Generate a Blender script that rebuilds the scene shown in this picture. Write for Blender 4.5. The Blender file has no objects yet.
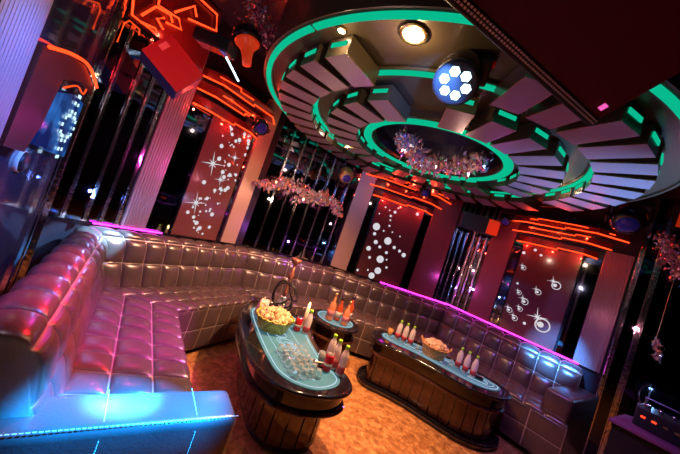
import bpy, bmesh, math, random
from mathutils import Vector, Matrix, Euler
random.seed(7)
PI = math.pi
SC = bpy.context.scene
COL = SC.collection

# ------------------------------------------------------------------ materials
def nmat(name):
    m = bpy.data.materials.new(name); m.use_nodes = True
    nt = m.node_tree; b = nt.nodes['Principled BSDF']
    return m, nt, b

def pm(name, col, rough=.4, metal=0., coat=0., emis=None, es=0., trans=0., ior=1.45, bump=None, var=None, spec=.5):
    m, nt, b = nmat(name)
    b.inputs['Base Color'].default_value = (*col, 1); b.inputs['Roughness'].default_value = rough
    b.inputs['Metallic'].default_value = metal; b.inputs['Coat Weight'].default_value = coat
    b.inputs['Coat Roughness'].default_value = .08
    b.inputs['Specular IOR Level'].default_value = spec
    b.inputs['Transmission Weight'].default_value = trans; b.inputs['IOR'].default_value = ior
    if emis: b.inputs['Emission Color'].default_value = (*emis, 1); b.inputs['Emission Strength'].default_value = es
    tc = nt.nodes.new('ShaderNodeTexCoord')
    if bump:
        n = nt.nodes.new('ShaderNodeTexNoise'); n.inputs['Scale'].default_value = bump[0]; n.inputs['Detail'].default_value = 4
        nt.links.new(tc.outputs['Object'], n.inputs['Vector'])
        bp = nt.nodes.new('ShaderNodeBump'); bp.inputs['Strength'].default_value = bump[1]; bp.inputs['Distance'].default_value = .01
        nt.links.new(n.outputs['Fac'], bp.inputs['Height']); nt.links.new(bp.outputs['Normal'], b.inputs['Normal'])
    if var:
        n = nt.nodes.new('ShaderNodeTexNoise'); n.inputs['Scale'].default_value = var[0]; n.inputs['Detail'].default_value = 6
        nt.links.new(tc.outputs['Object'], n.inputs['Vector'])
        r = nt.nodes.new('ShaderNodeValToRGB')
        r.color_ramp.elements[0].position = .35; r.color_ramp.elements[1].position = .65
        r.color_ramp.elements[0].color = (*col, 1); r.color_ramp.elements[1].color = (*var[1], 1)
        nt.links.new(n.outputs['Fac'], r.inputs['Fac']); nt.links.new(r.outputs['Color'], b.inputs['Base Color'])
    return m

def emit(name, col, s):
    m = bpy.data.materials.new(name); m.use_nodes = True; nt = m.node_tree
    nt.nodes.remove(nt.nodes['Principled BSDF'])
    e = nt.nodes.new('ShaderNodeEmission'); e.inputs['Color'].default_value = (*col, 1); e.inputs['Strength'].default_value = s
    nt.links.new(e.outputs[0], nt.nodes['Material Output'].inputs[0])
    return m

M = {}
def leather_mat():
    m, nt, b = nmat('leather')
    tc = nt.nodes.new('ShaderNodeTexCoord')
    n = nt.nodes.new('ShaderNodeTexNoise'); n.inputs['Scale'].default_value = 5; n.inputs['Detail'].default_value = 5
    r = nt.nodes.new('ShaderNodeValToRGB'); r.color_ramp.elements[0].position = .35; r.color_ramp.elements[1].position = .65
    r.color_ramp.elements[0].color = (.105, .066, .060, 1); r.color_ramp.elements[1].color = (.075, .047, .043, 1)
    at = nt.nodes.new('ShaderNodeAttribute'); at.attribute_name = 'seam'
    mx = nt.nodes.new('ShaderNodeMix'); mx.data_type = 'RGBA'; mx.inputs['B'].default_value = (.46, .35, .30, 1)  # pale seam thread, with the crease highlights painted into its colour
    nt.links.new(tc.outputs['Object'], n.inputs['Vector']); nt.links.new(n.outputs['Fac'], r.inputs['Fac'])
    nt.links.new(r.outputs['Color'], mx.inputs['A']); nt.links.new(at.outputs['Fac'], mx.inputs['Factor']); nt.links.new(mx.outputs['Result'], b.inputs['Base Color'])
    n2 = nt.nodes.new('ShaderNodeTexNoise'); n2.inputs['Scale'].default_value = 130
    bp = nt.nodes.new('ShaderNodeBump'); bp.inputs['Strength'].default_value = .1; bp.inputs['Distance'].default_value = .01
    nt.links.new(tc.outputs['Object'], n2.inputs['Vector']); nt.links.new(n2.outputs['Fac'], bp.inputs['Height']); nt.links.new(bp.outputs['Normal'], b.inputs['Normal'])
    b.inputs['Metallic'].default_value = .25; b.inputs['Roughness'].default_value = .29; b.inputs['Coat Weight'].default_value = .35; b.inputs['Coat Roughness'].default_value = .2
    return m
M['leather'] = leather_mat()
M['stitch'] = pm('stitch_thread', (.75, .66, .6), .6)
M['floor'] = None
M['black'] = pm('black_lacquer', (.008, .006, .008), .07, 0, .6)
M['browngloss'] = pm('brown_lacquer', (.075, .024, .012), .10, 0, .6, var=(9, (.04, .012, .008)))
M['matblack'] = pm('matt_black', (.012, .011, .014), .45)
M['mirror'] = pm('dark_mirror', (.22, .22, .28), .035, 1.)
M['mirror2'] = pm('black_glass', (.05, .05, .075), .05, 1.)
M['chrome'] = pm('chrome', (.75, .68, .68), .12, 1., bump=(30, .25))
M['gold'] = pm('brass', (.8, .55, .25), .25, 1.)
M['flute'] = pm('fluted_metal', (.36, .26, .28), .38, .55)
M['pillar'] = pm('tan_metal', (.46, .28, .2), .42, .4)
M['blueglass'] = pm('blue_black_glass', (.03, .035, .06), .05, 0., .6)
M['redpanel'] = pm('wine_panel', (.24, .06, .06), .32, .3)
M['acryl'] = pm('red_acrylic', (.115, .034, .034), .12, .0, .6)
M['cornice'] = pm('cornice_lacquer', (.10, .015, .012), .18, 0, .6)
M['slab'] = pm('slab_paint', (.24, .17, .185), .34, .4, bump=(200, .05))
M['slabside'] = pm('slab_side', (.075, .052, .032), .25, .3)
M['dome'] = pm('dome_paint', (.008, .008, .02), .3)
M['bronze'] = pm('bronze_paint', (.062, .042, .024), .3, .2, bump=(6, .15))
M['ceil'] = pm('ceiling_paint', (.022, .018, .02), .25)
M['wall'] = pm('wall_paint', (.02, .012, .018), .3)
M['neon'] = emit('orange_neon', (1., .052, .010), 2.8)
M['neonwall'] = emit('thin_neon', (1., .07, .012), 1.5)
M['green'] = emit('green_led', (.002, .47, .255), 1.05)
M['magenta'] = emit('magenta_led', (.9, .03, .75), 7.)
M['white_led'] = emit('white_led', (.55, .85, 1.), 1.3)
M['lamp'] = emit('warm_lamp', (1., .85, .55), 30.)
M['teal'] = pm('teal_glass', (.055, .17, .22), .12, 0, .3, emis=(.04, .18, .24), es=.45)
M['tealblue'] = pm('blue_glass', (.055, .17, .25), .12, 0, .3, emis=(.04, .19, .28), es=.4)
M['line'] = emit('pale_line', (.55, .8, .95), .9)
M['speakerredlit'] = pm('red_lit_cabinet', (.42, .012, .02), .5, bump=(90, .1))
M['speakerdark'] = pm('wine_cabinet', (.13, .006, .022), .42)
M['navy'] = pm('navy_cabinet', (.012, .03, .09), .4)
M['label'] = pm('pink_label', (.85, .25, .25), .5)
M['grille'] = pm('perforated_grille', (.95, .85, .95), .3, .6)
M['bubble'] = emit('bubble_print', (.85, .82, .88), .8)
M['bluelens'] = emit('blue_lens', (.05, .35, 1.), 2.2)
M['whitelens'] = emit('white_lens', (.55, .85, 1.), 6.)
M['bluescreen'] = None
M['water'] = pm('clear_plastic', (.95, .85, .80), .12, 0, .3, trans=.45, ior=1.3)
M['glass'] = pm('drinking_glass', (.9, 1., .97), .04, 0, 0, trans=.85, ior=1.4)
M['limecap'] = pm('lime_cap', (.35, .75, .04), .35)
M['paper_label'] = pm('red_paper_label', (.6, .05, .06), .5)
M['canred'] = pm('red_can', (.6, .02, .03), .25, .4)
M['tin'] = pm('tin', (.7, .7, .7), .25, 1.)
M['rose'] = pm('rose_liquor', (.9, .36, .17), .06, 0, .3, trans=.6)
M['ruby'] = pm('ruby_liquor', (.6, .10, .03), .06, 0, .3, trans=.55)
M['amber'] = pm('amber_drink', (.85, .38, .10), .1, 0, .3, trans=.4)
M['cream'] = pm('cream_label', (.85, .72, .58), .5)
M['wicker'] = None
M['snack'] = pm('fried_snack', (.62, .33, .12), .6, bump=(60, .5), var=(25, (.78, .55, .32)))
M['snack2'] = pm('brown_snack', (.55, .3, .16), .6, bump=(60, .5), var=(25, (.75, .52, .36)))
M['packet'] = pm('pink_packet', (.8, .45, .42), .35)
M['wax'] = pm('candle_wax', (.9, .7, .45), .5)
M['flame'] = emit('flame', (1., .55, .15), 25.)
M['hose'] = pm('hose_rubber', (.02, .015, .015), .3)
M['clay'] = pm('hookah_clay', (.36, .14, .09), .3, .5)
M['orangepar'] = pm('orange_plastic', (.85, .06, .015), .35, emis=(1, .06, .01), es=.25)

def floor_mat():
    m, nt, b = nmat('marbled_floor')
    tc = nt.nodes.new('ShaderNodeTexCoord')
    n = nt.nodes.new('ShaderNodeTexNoise'); n.inputs['Scale'].default_value = 16; n.inputs['Detail'].default_value = 12; n.inputs['Roughness'].default_value = .75; n.inputs['Distortion'].default_value = .5
    r = nt.nodes.new('ShaderNodeValToRGB'); e = r.color_ramp.elements
    e[0].position = .3; e[0].color = (.10, .03, .008, 1); e[1].position = .72; e[1].color = (.85, .45, .17, 1)
    x = e.new(.48); x.color = (.38, .15, .045, 1)
    nt.links.new(tc.outputs['Object'], n.inputs['Vector']); nt.links.new(n.outputs['Fac'], r.inputs['Fac']); nt.links.new(r.outputs['Color'], b.inputs['Base Color'])
    b.inputs['Roughness'].default_value = .38
    return m
M['floor'] = floor_mat()

def wicker_mat(name, c1, c2):
    m, nt, b = nmat(name)
    tc = nt.nodes.new('ShaderNodeTexCoord')
    ch = nt.nodes.new('ShaderNodeTexChecker'); ch.inputs['Scale'].default_value = 60
    ch.inputs['Color1'].default_value = (*c1, 1); ch.inputs['Color2'].default_value = (*c2, 1)
    nt.links.new(tc.outputs['Object'], ch.inputs['Vector']); nt.links.new(ch.outputs['Color'], b.inputs['Base Color'])
    b.inputs['Roughness'].default_value = .45
    return m
M['wicker'] = wicker_mat('green_gold_wicker', (.62, .62, .10), (.28, .20, .03))
M['wicker2'] = wicker_mat('tan_wicker', (.72, .38, .13), (.42, .18, .05))

def screen_mat():
    m, nt, b = nmat('blue_screen')
    tc = nt.nodes.new('ShaderNodeTexCoord')
    v = nt.nodes.new('ShaderNodeTexNoise'); v.inputs['Scale'].default_value = 6; v.inputs['Detail'].default_value = 3
    r = nt.nodes.new('ShaderNodeValToRGB'); e = r.color_ramp.elements
    e[0].position = .42; e[0].color = (.002, .012, .09, 1); e[1].position = .75; e[1].color = (.03, .22, .75, 1)
    nt.links.new(tc.outputs['Object'], v.inputs['Vector']); nt.links.new(v.outputs['Fac'], r.inputs['Fac'])
    nt.links.new(r.outputs['Color'], b.inputs['Emission Color']); b.inputs['Emission Strength'].default_value = .8
    b.inputs['Base Color'].default_value = (.005, .01, .03, 1); b.inputs['Roughness'].default_value = .15
    return m
M['bluescreen'] = screen_mat()

def crystal_mat():
    m, nt, b = nmat('iridescent_crystal')
    g = nt.nodes.new('ShaderNodeNewGeometry')
    r = nt.nodes.new('ShaderNodeValToRGB'); e = r.color_ramp.elements
    e[0].position = 0; e[0].color = (.9, .75, .6, 1); e[1].position = 1; e[1].color = (.75, .8, 1, 1)
    for p, c in ((.3, (1, .5, .35)), (.5, (.75, .35, .75)), (.75, (.95, .85, .8))):
        x = e.new(p); x.color = (*c, 1)
    nt.links.new(g.outputs['Random Per Island'], r.inputs['Fac']); nt.links.new(r.outputs['Color'], b.inputs['Base Color'])
    b.inputs['Metallic'].default_value = .85; b.inputs['Roughness'].default_value = .12
    return m
M['crystal'] = crystal_mat()

# ------------------------------------------------------------------ mesh helpers
def obj(name, bm, mat, parent=None, smooth=False):
    me = bpy.data.meshes.new(name); bm.to_mesh(me); bm.free()
    for mm in (mat if isinstance(mat, (list, tuple)) else [mat]): me.materials.append(mm)
    if smooth:
        for p in me.polygons: p.use_smooth = True
    o = bpy.data.objects.new(name, me); COL.objects.link(o)
    if parent is not None: o.parent = parent
    return o

def thing(name, label, cat, loc=(0, 0, 0), rot=(0, 0, 0), group=None):
    o = bpy.data.objects.new(name, None); COL.objects.link(o)
    o.location = loc
    if isinstance(rot, Matrix): o.rotation_euler = rot.to_euler()
    else: o.rotation_euler = rot
    o['label'] = label; o['category'] = cat
    if group: o['group'] = group
    return o

def tag(o, label, cat, group=None, kind=None):
    o['label'] = label; o['category'] = cat
    if group: o['group'] = group
    if kind: o['kind'] = kind
    return o

def struct(name, bm, mat):
    o = obj(name, bm, mat); o['kind'] = 'structure'; return o

def dup(root, loc=None, rot=None, label=None, group=None):
    r = root.copy(); COL.objects.link(r)
    if loc is not None: r.location = loc
    if rot is not None: r.rotation_euler = rot
    if label: r['label'] = label
    if group: r['group'] = group
    for ch in list(root.children):
        c = ch.copy(); COL.objects.link(c); c.parent = r
        for g in list(ch.children):
            d = g.copy(); COL.objects.link(d); d.parent = c
    return r

def box(bm, c, s, R=None):
    """axis box centre c size s, optional 3x3 orientation"""
    vs = []
    for i in (-1, 1):
        for j in (-1, 1):
            for k in (-1, 1):
                v = Vector((i*s[0]/2, j*s[1]/2, k*s[2]/2))
                if R is not None: v = R @ v
                vs.append(bm.verts.new(v + Vector(c)))
    for f in ((0,1,3,2),(4,6,7,5),(0,4,5,1),(2,3,7,6),(0,2,6,4),(1,5,7,3)):
        bm.faces.new([vs[i] for i in f])

def bevel_all(bm, w, seg=2):
    bmesh.ops.bevel(bm, geom=list(bm.edges), offset=w, segments=seg, profile=.6, affect='EDGES')

def tube(bm, pts, r, n=8, closed=False):
    pts = [Vector(p) for p in pts]; N = len(pts); rings = []
    up = Vector((0, 0, 1))
    for i, p in enumerate(pts):
        a = pts[i-1] if (i > 0 or closed) else p
        b = pts[(i+1) % N] if (i < N-1 or closed) else p
        d1 = (p-a).normalized() if (p-a).length > 1e-7 else Vector(); d2 = (b-p).normalized() if (b-p).length > 1e-7 else Vector()
        t = (d1+d2)
        t = t.normalized() if t.length > 1e-6 else (d1 if d1.length else Vector((1,0,0)))
        x = t.cross(up)
        if x.length < .05: x = t.cross(Vector((1, 0, 0)))
        x.normalize(); y = t.cross(x).normalized()
        rr = r[i] if isinstance(r, (list, tuple)) else r
        rings.append([bm.verts.new(p + x*rr*math.cos(2*PI*k/n) + y*rr*math.sin(2*PI*k/n)) for k in range(n)])
    for i in range(N if closed else N-1):
        A = rings[i]; B = rings[(i+1) % N]
        for k in range(n): bm.faces.new((A[k], A[(k+1) % n], B[(k+1) % n], B[k]))
    if not closed:
        bm.faces.new(rings[0][::-1]); bm.faces.new(rings[-1])

def lathe(bm, prof, n=24, c=(0, 0, 0), R=None):
    """prof: (r,z) list revolved about z"""
    rings = []
    for r, z in prof:
        ring = []
        for k in range(n):
            v = Vector((max(r, 1e-4)*math.cos(2*PI*k/n), max(r, 1e-4)*math.sin(2*PI*k/n), z))
            if R is not None: v = R @ v
            ring.append(bm.verts.new(v + Vector(c)))
        rings.append(ring)
    for A, B in zip(rings, rings[1:]):
        for k in range(n): bm.faces.new((A[k], A[(k+1) % n], B[(k+1) % n], B[k]))
    bm.faces.new(rings[0][::-1]); bm.faces.new(rings[-1])

def L(prof, mat, name, parent, n=24, c=(0, 0, 0), R=None, smooth=True):
    bm = bmesh.new(); lathe(bm, prof, n, c, R); return obj(name, bm, mat, parent, smooth)

def prism(bm, poly, z0, z1, bev=0):
    vb = [bm.verts.new((x, y, z0)) for x, y in poly]; vt = [bm.verts.new((x, y, z1)) for x, y in poly]
    n = len(poly)
    bm.faces.new(vt); bm.faces.new(vb[::-1])
    for i in range(n): bm.faces.new((vb[i], vb[(i+1) % n], vt[(i+1) % n], vt[i]))

def catmull(P, m=6, closed=True):
    out = []; N = len(P)
    for i in range(N if closed else N-1):
        if closed: p = [P[(i+k-1) % N] for k in range(4)]
        else: p = [P[max(0, i-1)], P[i], P[i+1], P[min(N-1, i+2)]]
        p = [Vector(q) for q in p]
        for j in range(m):
            t = j/m
            out.append(.5*((2*p[1]) + (p[2]-p[0])*t + (2*p[0]-5*p[1]+4*p[2]-p[3])*t*t + (3*p[1]-p[0]-3*p[2]+p[3])*t**3))
    if not closed: out.append(Vector(P[-1]))
    return out

def inset(poly, d):
    """move a ccw closed outline inwards by d"""
    n = len(poly); out = []
    for i in range(n):
        a = Vector(poly[i-1][:2]); b = Vector(poly[(i+1) % n][:2]); t = (b-a).normalized()
        out.append((poly[i][0] - t.y*d, poly[i][1] + t.x*d))
    return out
def ccw(poly):
    s = sum(poly[i-1][0]*poly[i][1]-poly[i][0]*poly[i-1][1] for i in range(len(poly)))
    return poly if s > 0 else poly[::-1]

class Wall:
    def __init__(s, a, b):
        s.a = Vector(a); s.b = Vector(b); s.t = (s.b-s.a).normalized(); s.n = Vector((s.t.y, -s.t.x)); s.L = (s.b-s.a).length
        s.R = Matrix(((s.t.x, s.n.x, 0), (s.t.y, s.n.y, 0), (0, 0, 1)))
    def p(s, u, d, z):
        q = s.a + s.t*u + s.n*d; return Vector((q.x, q.y, z))
    def box(s, bm, u0, u1, d0, d1, z0, z1):
        box(bm, s.p((u0+u1)/2, (d0+d1)/2, (z0+z1)/2), (u1-u0, d1-d0, z1-z0), s.R)

P0 = (-1.88, 2.20); C0 = (-1.034, 3.597); D0 = (.094, 4.374); E0 = (1.995, 4.528); E1 = (3.126, 3.301)
dA = Vector((.57, -.82)).normalized()
A0w = Vector((-1.985, 2.035))                     # foot of the mirrored post at the left corner
WA = Wall(A0w + dA*1.75, A0w); WB = Wall(P0, C0); WC = Wall(C0, D0); WD = Wall(D0, E0); WE = Wall(E0, E1)
CEIL = 2.95

# ------------------------------------------------------------------ setting
bm = bmesh.new()
box(bm, (.6, 1.2, -.05), (9.6, 9.0, .1)); struct('floor', bm, M['floor'])
bm = bmesh.new(); box(bm, (.6, 1.2, CEIL+.05), (9.6, 9.0, .1)); struct('ceiling', bm, M['ceil'])

def wallseg(name, w, u0, u1, mat=None, z0=0, z1=CEIL):
    bm = bmesh.new(); w.box(bm, u0, u1, -.12, -.012, z0, z1); return struct(name, bm, mat or M['wall'])
wallseg('wall_left', WA, 0, WA.L + .15, M['blueglass'])
wallseg('wall_left_back', WB, -.2, WB.L+.05)
wallseg('wall_back_left', WC, -.05, WC.L+.05)
wallseg('wall_back', WD, -.05, WD.L+.05)
wallseg('wall_right_back', WE, -.05, 1.83)
wallseg('wall_right', WE, 1.83, 4.2, M['mirror2'])
q = WE.p(4.2, 0, 0); r_ = WA.p(0, 0, 0)
WR = Wall((q.x, q.y), (4.6, -2.6)); wallseg('wall_right_front', WR, 0, WR.L)
WF = Wall((4.6, -2.6), (-3.4, -2.6)); wallseg('wall_front', WF, 0, WF.L)
WL = Wall((-3.4, -2.6), (-3.4, .6)); wallseg('wall_left_front', WL, 0, WL.L)
WS = Wall((-3.4, .6), (r_.x, r_.y)); wallseg('wall_left_side', WS, 0, WS.L)

# ------------------------------------------------------------------ sofa
def lerp(a, b, t): return a + (b-a)*t
KN = [0, .028, .07, .14, .26, .42, .58, .74, .86, .93, .972]
def quilt(name, W0, F0, W1, F1, rows, ncol, parent, puff=.016, caps=(False, False), capfoot=None):
    """lofted tufted surface between two mitre lines; rows = list of polylines of (t,z)"""
    W0, F0, W1, F1 = (Vector(v) for v in (W0, F0, W1, F1))
    prof = []
    for ri, poly in enumerate(rows):
        seg = [0]
        for a, b in zip(poly, poly[1:]): seg.append(seg[-1] + math.hypot((b[0]-a[0])*.7, b[1]-a[1]))
        for f in KN + ([1] if ri == len(rows)-1 else []):
            q = f*seg[-1]; k = 0
            while k < len(seg)-2 and q > seg[k+1]: k += 1
            u = (q-seg[k])/(seg[k+1]-seg[k]); a, b = poly[k], poly[k+1]
            prof.append((lerp(a[0], b[0], u), lerp(a[1], b[1], u), f, ri))
    cols = [(c+f)/ncol for c in range(ncol) for f in KN] + [1.0]; fr = [f for c in range(ncol) for f in KN] + [0]
    nu = len(cols)
    def pos(x, j):
        t, z = prof[j][:2]
        p = lerp(lerp(W0, F0, t), lerp(W1, F1, t), x); return Vector((p.x, p.y, z))
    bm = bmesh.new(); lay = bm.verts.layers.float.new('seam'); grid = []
    du = (lerp(W1, F1, .5) - lerp(W0, F0, .5)).normalized(); du = Vector((du.x, du.y, 0))
    for i in range(nu):
        col = []; a = fr[i]
        for j in range(len(prof)):
            p = pos(cols[i], j); dv = pos(cols[i], min(j+1, len(prof)-1)) - pos(cols[i], max(j-1, 0))
            n = dv.cross(du).normalized(); f = prof[j][2]
            h = puff*(max(0, (1-abs(2*a-1)**3))*max(0, (1-abs(2*f-1)**3)))**.5
            v = bm.verts.new(p + n*h)
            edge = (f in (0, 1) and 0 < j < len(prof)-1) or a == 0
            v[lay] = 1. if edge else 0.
            col.append(v)
        grid.append(col)
    for i in range(nu-1):
        for j in range(len(prof)-1):
            bm.faces.new((grid[i][j], grid[i][j+1], grid[i+1][j+1], grid[i+1][j]))
    for e, on in ((0, caps[0]), (nu-1, caps[1])):
        if on:
            t0 = (W0, F0) if e == 0 else (W1, F1)
            ring = list(grid[e])
            for (tt, zz) in (capfoot or ((prof[-1][0], .05), (.04, .05))):
                p = lerp(t0[0], t0[1], tt); ring.append(bm.verts.new((p.x, p.y, zz)))
            bm.faces.new(ring if e == 0 else ring[::-1])
    bmesh.ops.recalc_face_normals(bm, faces=list(bm.faces))
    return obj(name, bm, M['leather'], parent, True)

def sofa(label, W0, F0, W1, F1, ncol, bt=.33, caps=(False, False), seat_trim=(0, 0), backw=1.0):
    t = thing('sofa_section', label, 'sofa', (0, 0, 0), group='sections of the tufted U shaped sofa')
    b = bt
    back = [[(.04, .80), (.045, .845), (b*.40, .870), (b*.75, .862), (b*.92, .84)],
            [(b*.92, .84), (b*1.03, .80), (b*1.10, .72), (b*1.16, .655)],
            [(b*1.16, .655), (b*1.28, .56), (b*1.42, .44)]]
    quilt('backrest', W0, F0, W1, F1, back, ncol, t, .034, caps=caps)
    a, c = seat_trim
    W0, F0, W1, F1 = (Vector(v) for v in (W0, F0, W1, F1))
    L0 = (W1-W0).length
    w0, f0, w1, f1 = lerp(W0, W1, a), lerp(F0, F1, a), lerp(W0, W1, 1-c), lerp(F0, F1, 1-c)
    s0 = b*1.36
    top = [[(lerp(s0, 1, k/3), .45), (lerp(s0, 1, (k+1)/3), .45)] for k in range(2)] + [[(lerp(s0, 1, 2/3), .45), (.985, .448), (1., .435)]]
    front = [[(1., .435), (1.0, .25)], [(1.0, .25), (.985, .06)]]
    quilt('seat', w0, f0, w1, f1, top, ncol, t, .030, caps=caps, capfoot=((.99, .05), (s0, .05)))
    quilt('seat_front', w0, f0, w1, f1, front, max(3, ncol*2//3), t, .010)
    return t

def armrest(parent, poly, h, side_rows):
    """poly: four floor corners (back-inner, front-inner, front-outer, back-outer)"""
    P = [Vector(p) for p in poly]
    bm = bmesh.new()
    vb = [bm.verts.new((p.x, p.y, .05)) for p in P]; vt = [bm.verts.new((p.x, p.y, h)) for p in P]
    bm.faces.new(vt); bm.faces.new(vb[::-1])
    for i in range(4): bm.faces.new((vb[i], vb[(i+1) % 4], vt[(i+1) % 4], vt[i]))
    bmesh.ops.recalc_face_normals(bm, faces=list(bm.faces))
    te = [e for e in bm.edges if e.verts[0].co.z > h-.01 and e.verts[1].co.z > h-.01] + [e for e in bm.edges if abs(e.verts[0].co.z-e.verts[1].co.z) > .1]
    bmesh.ops.bevel(bm, geom=te, offset=.03, segments=4, profile=.5, affect='EDGES')
    a = obj('armrest', bm, M['leather'], parent, True)
    return a

# front (knee) line corners
F0 = Vector((-1.0, 2.33)); FC = Vector((-.60, 3.17)); FD = Vector((.28, 3.70)); FE = Vector((1.55, 3.71)); FE1 = Vector((2.54, 2.66))
A1w = Vector(P0) + dA*1.70; A1f = F0 + dA*1.32
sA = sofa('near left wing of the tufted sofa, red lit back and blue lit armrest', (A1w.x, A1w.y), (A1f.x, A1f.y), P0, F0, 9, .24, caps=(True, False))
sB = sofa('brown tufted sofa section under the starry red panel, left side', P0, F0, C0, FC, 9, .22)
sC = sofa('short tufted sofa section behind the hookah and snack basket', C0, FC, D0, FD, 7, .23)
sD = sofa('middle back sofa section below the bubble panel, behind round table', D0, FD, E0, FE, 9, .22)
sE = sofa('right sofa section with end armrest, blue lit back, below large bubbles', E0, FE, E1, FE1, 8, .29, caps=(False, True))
# armrests
nrm = Vector((dA.y, -dA.x)) * -1    # toward the room
if nrm.x < 0: nrm = -nrm
pin = Vector((-.86, .98)); 
fin = Vector((-.245, 1.375)); fou = fin + dA*.20; bou = pin + dA*.20 + Vector((-.06, -.03))
armA = armrest(sA, (pin - Vector((.12, .08)), fin, fou, bou - Vector((.12, .08))), .63, 2)
tE = Vector((.678, -.735))
armE = armrest(sE, ((3.06, 3.30), (2.39, 2.84), Vector((2.39, 2.84)) + tE*.22, Vector((3.06, 3.30)) + tE*.24), .69, 2)

def stitch_line(parent, pts, n, r=.0022):
    bm = bmesh.new()
    pts = [Vector(p) for p in pts]
    tot = [0]
    for a, b in zip(pts, pts[1:]): tot.append(tot[-1] + (b-a).length)
    def at(s):
        k = 0
        while k < len(tot)-2 and s > tot[k+1]: k += 1
        return lerp(pts[k], pts[k+1], (s-tot[k])/(tot[k+1]-tot[k]))
    for i in range(n):
        s0 = tot[-1]*(i+.15)/n; s1 = tot[-1]*(i+.8)/n
        tube(bm, [at(s0), at(s1)], r, 5)
    o = obj('stitching', bm, M['stitch'], parent); o['label'] = 'pale stitched seam'
    return o
h = .63
o3 = fou + (pin-fin)*1.2
stitch_line(armA, [(fou.x-.01, fou.y+.012, h+.0005), (o3.x, o3.y+.012, h+.0005)], 60)
for f in (.22, .62):
    a = lerp(fin, pin, f); b = a + dA*.2
    stitch_line(armA, [(a.x, a.y, h+.0005), (b.x-.02, b.y+.03, h+.0005)], 22, .0014)
    stitch_line(armA, [(b.x+.002, b.y-.002, h-.035), (b.x+.002, b.y-.002, .1)], 50, .0014)
# seams on the far armrest
a0 = Vector((2.39, 2.84)); b0 = a0 + tE*.22
bq = bmesh.new()
for z in (.27, .49):
    p = a0 + tE*.02; q2 = b0 - tE*.02; off = Vector((-.735, -.678))*.004
    tube(bq, [(p.x+off.x, p.y+off.y, z), (q2.x+off.x, q2.y+off.y, z)], .0035, 6)
o = obj('seam_piping', bq, M['leather'], armE)

# magenta light line between the sofa tops and the walls
def ledline(label, pts, mat=None):
    bm = bmesh.new(); tube(bm, pts, .007, 6); return tag(obj('light_strip', bm, mat or M['magenta']), label, 'light strip')
ledline('magenta light strip along the top of the left sofa section', [WB.p(.08, .042, .912), WB.p(.60, .042, .912)])
ledline('magenta light strip along the top of the middle back sofa section', [WD.p(.75, .042, .912), WD.p(WD.L-.02, .042, .912)])
ledline('magenta light strip along the top of the right sofa section', [WE.p(.02, .042, .912), WE.p(1.62, .042, .912)])
# ------------------------------------------------------------------ wall panels
def flat_panel(name, label, cat, w, u0, u1, z0, z1, mat, d=.02):
    bm = bmesh.new(); w.box(bm, u0, u1, -.01, d, z0, z1); return tag(obj(name, bm, mat), label, cat)

def fluted(label, w, u0, u1, z0, z1, n, mat=None):
    bm = bmesh.new(); k = 6; top = []; bot = []
    N = n*k
    for i in range(N+1):
        u = lerp(u0, u1, i/N); d = .02 + .008*abs(math.sin(PI*i/k))
        top.append(bm.verts.new(w.p(u, d, z1))); bot.append(bm.verts.new(w.p(u, d, z0)))
    for i in range(N): bm.faces.new((bot[i], bot[i+1], top[i+1], top[i]))
    a = [bm.verts.new(w.p(u1, -.01, z)) for z in (z0, z1)]; b = [bm.verts.new(w.p(u0, -.01, z)) for z in (z0, z1)]
    bm.faces.new((bot[-1], a[0], a[1], top[-1])); bm.faces.new((bot[0], top[0], b[1], b[0])); bm.faces.new((a[0], b[0], b[1], a[1]))
    bm.faces.new(top + [a[1], b[1]]); bm.faces.new(bot[::-1] + [b[0], a[0]])
    bmesh.ops.recalc_face_normals(bm, faces=list(bm.faces))
    return tag(obj('fluted_panel', bm, mat or M['flute']), label, 'wall panel')

def star(bm, w, u, z, r, d=.0225):
    for k in range(8):
        a = 2*PI*k/8 + .2; rr = r*(1 if k % 2 == 0 else .45)
        c = [w.p(u + rr*math.cos(a), d, z + rr*math.sin(a)), w.p(u + .06*r*math.cos(a+PI/2), d, z + .06*r*math.sin(a+PI/2)), w.p(u - .06*r*math.cos(a+PI/2), d, z - .06*r*math.sin(a+PI/2))]
        bm.faces.new([bm.verts.new(v) for v in c])
def disc(bm, w, u, z, r, d=.022, n=14, hole=0):
    if hole:
        A = [bm.verts.new(w.p(u + r*math.cos(2*PI*k/n), d, z + r*math.sin(2*PI*k/n))) for k in range(n)]
        B = [bm.verts.new(w.p(u + hole*math.cos(2*PI*k/n), d, z + hole*math.sin(2*PI*k/n))) for k in range(n)]
        for k in range(n): bm.faces.new((A[k], A[(k+1) % n], B[(k+1) % n], B[k]))
    else: bm.faces.new([bm.verts.new(w.p(u + r*math.cos(2*PI*k/n), d, z + r*math.sin(2*PI*k/n))) for k in range(n)])

def bubble_panel(label, w, u0, u1, z0, z1, fill):
    t = thing('bubble_panel', label, 'wall panel', w.p((u0+u1)/2, 0, z0)); inv = -Vector(t.location)
    def mk(name, bm, mat, par):
        bmesh.ops.translate(bm, verts=list(bm.verts), vec=inv); return obj(name, bm, mat, par)
    bm = bmesh.new(); w.box(bm, u0+.012, u1-.012, -.01, .02, z0, z1); n0 = len(bm.faces); fill(bm, w, u0, u1, z0, z1)
    for k, f in enumerate(list(bm.faces)):
        if k >= n0: f.material_index = 1
    mk('panel_face', bm, [M['acryl'], M['bubble']], t)
    for a, b in ((u0, u0+.011), (u1-.011, u1)):
        bm = bmesh.new(); w.box(bm, a, b, -.01, .026, z0, z1); mk('edge_trim', bm, M['black'], t)
    return t

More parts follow.
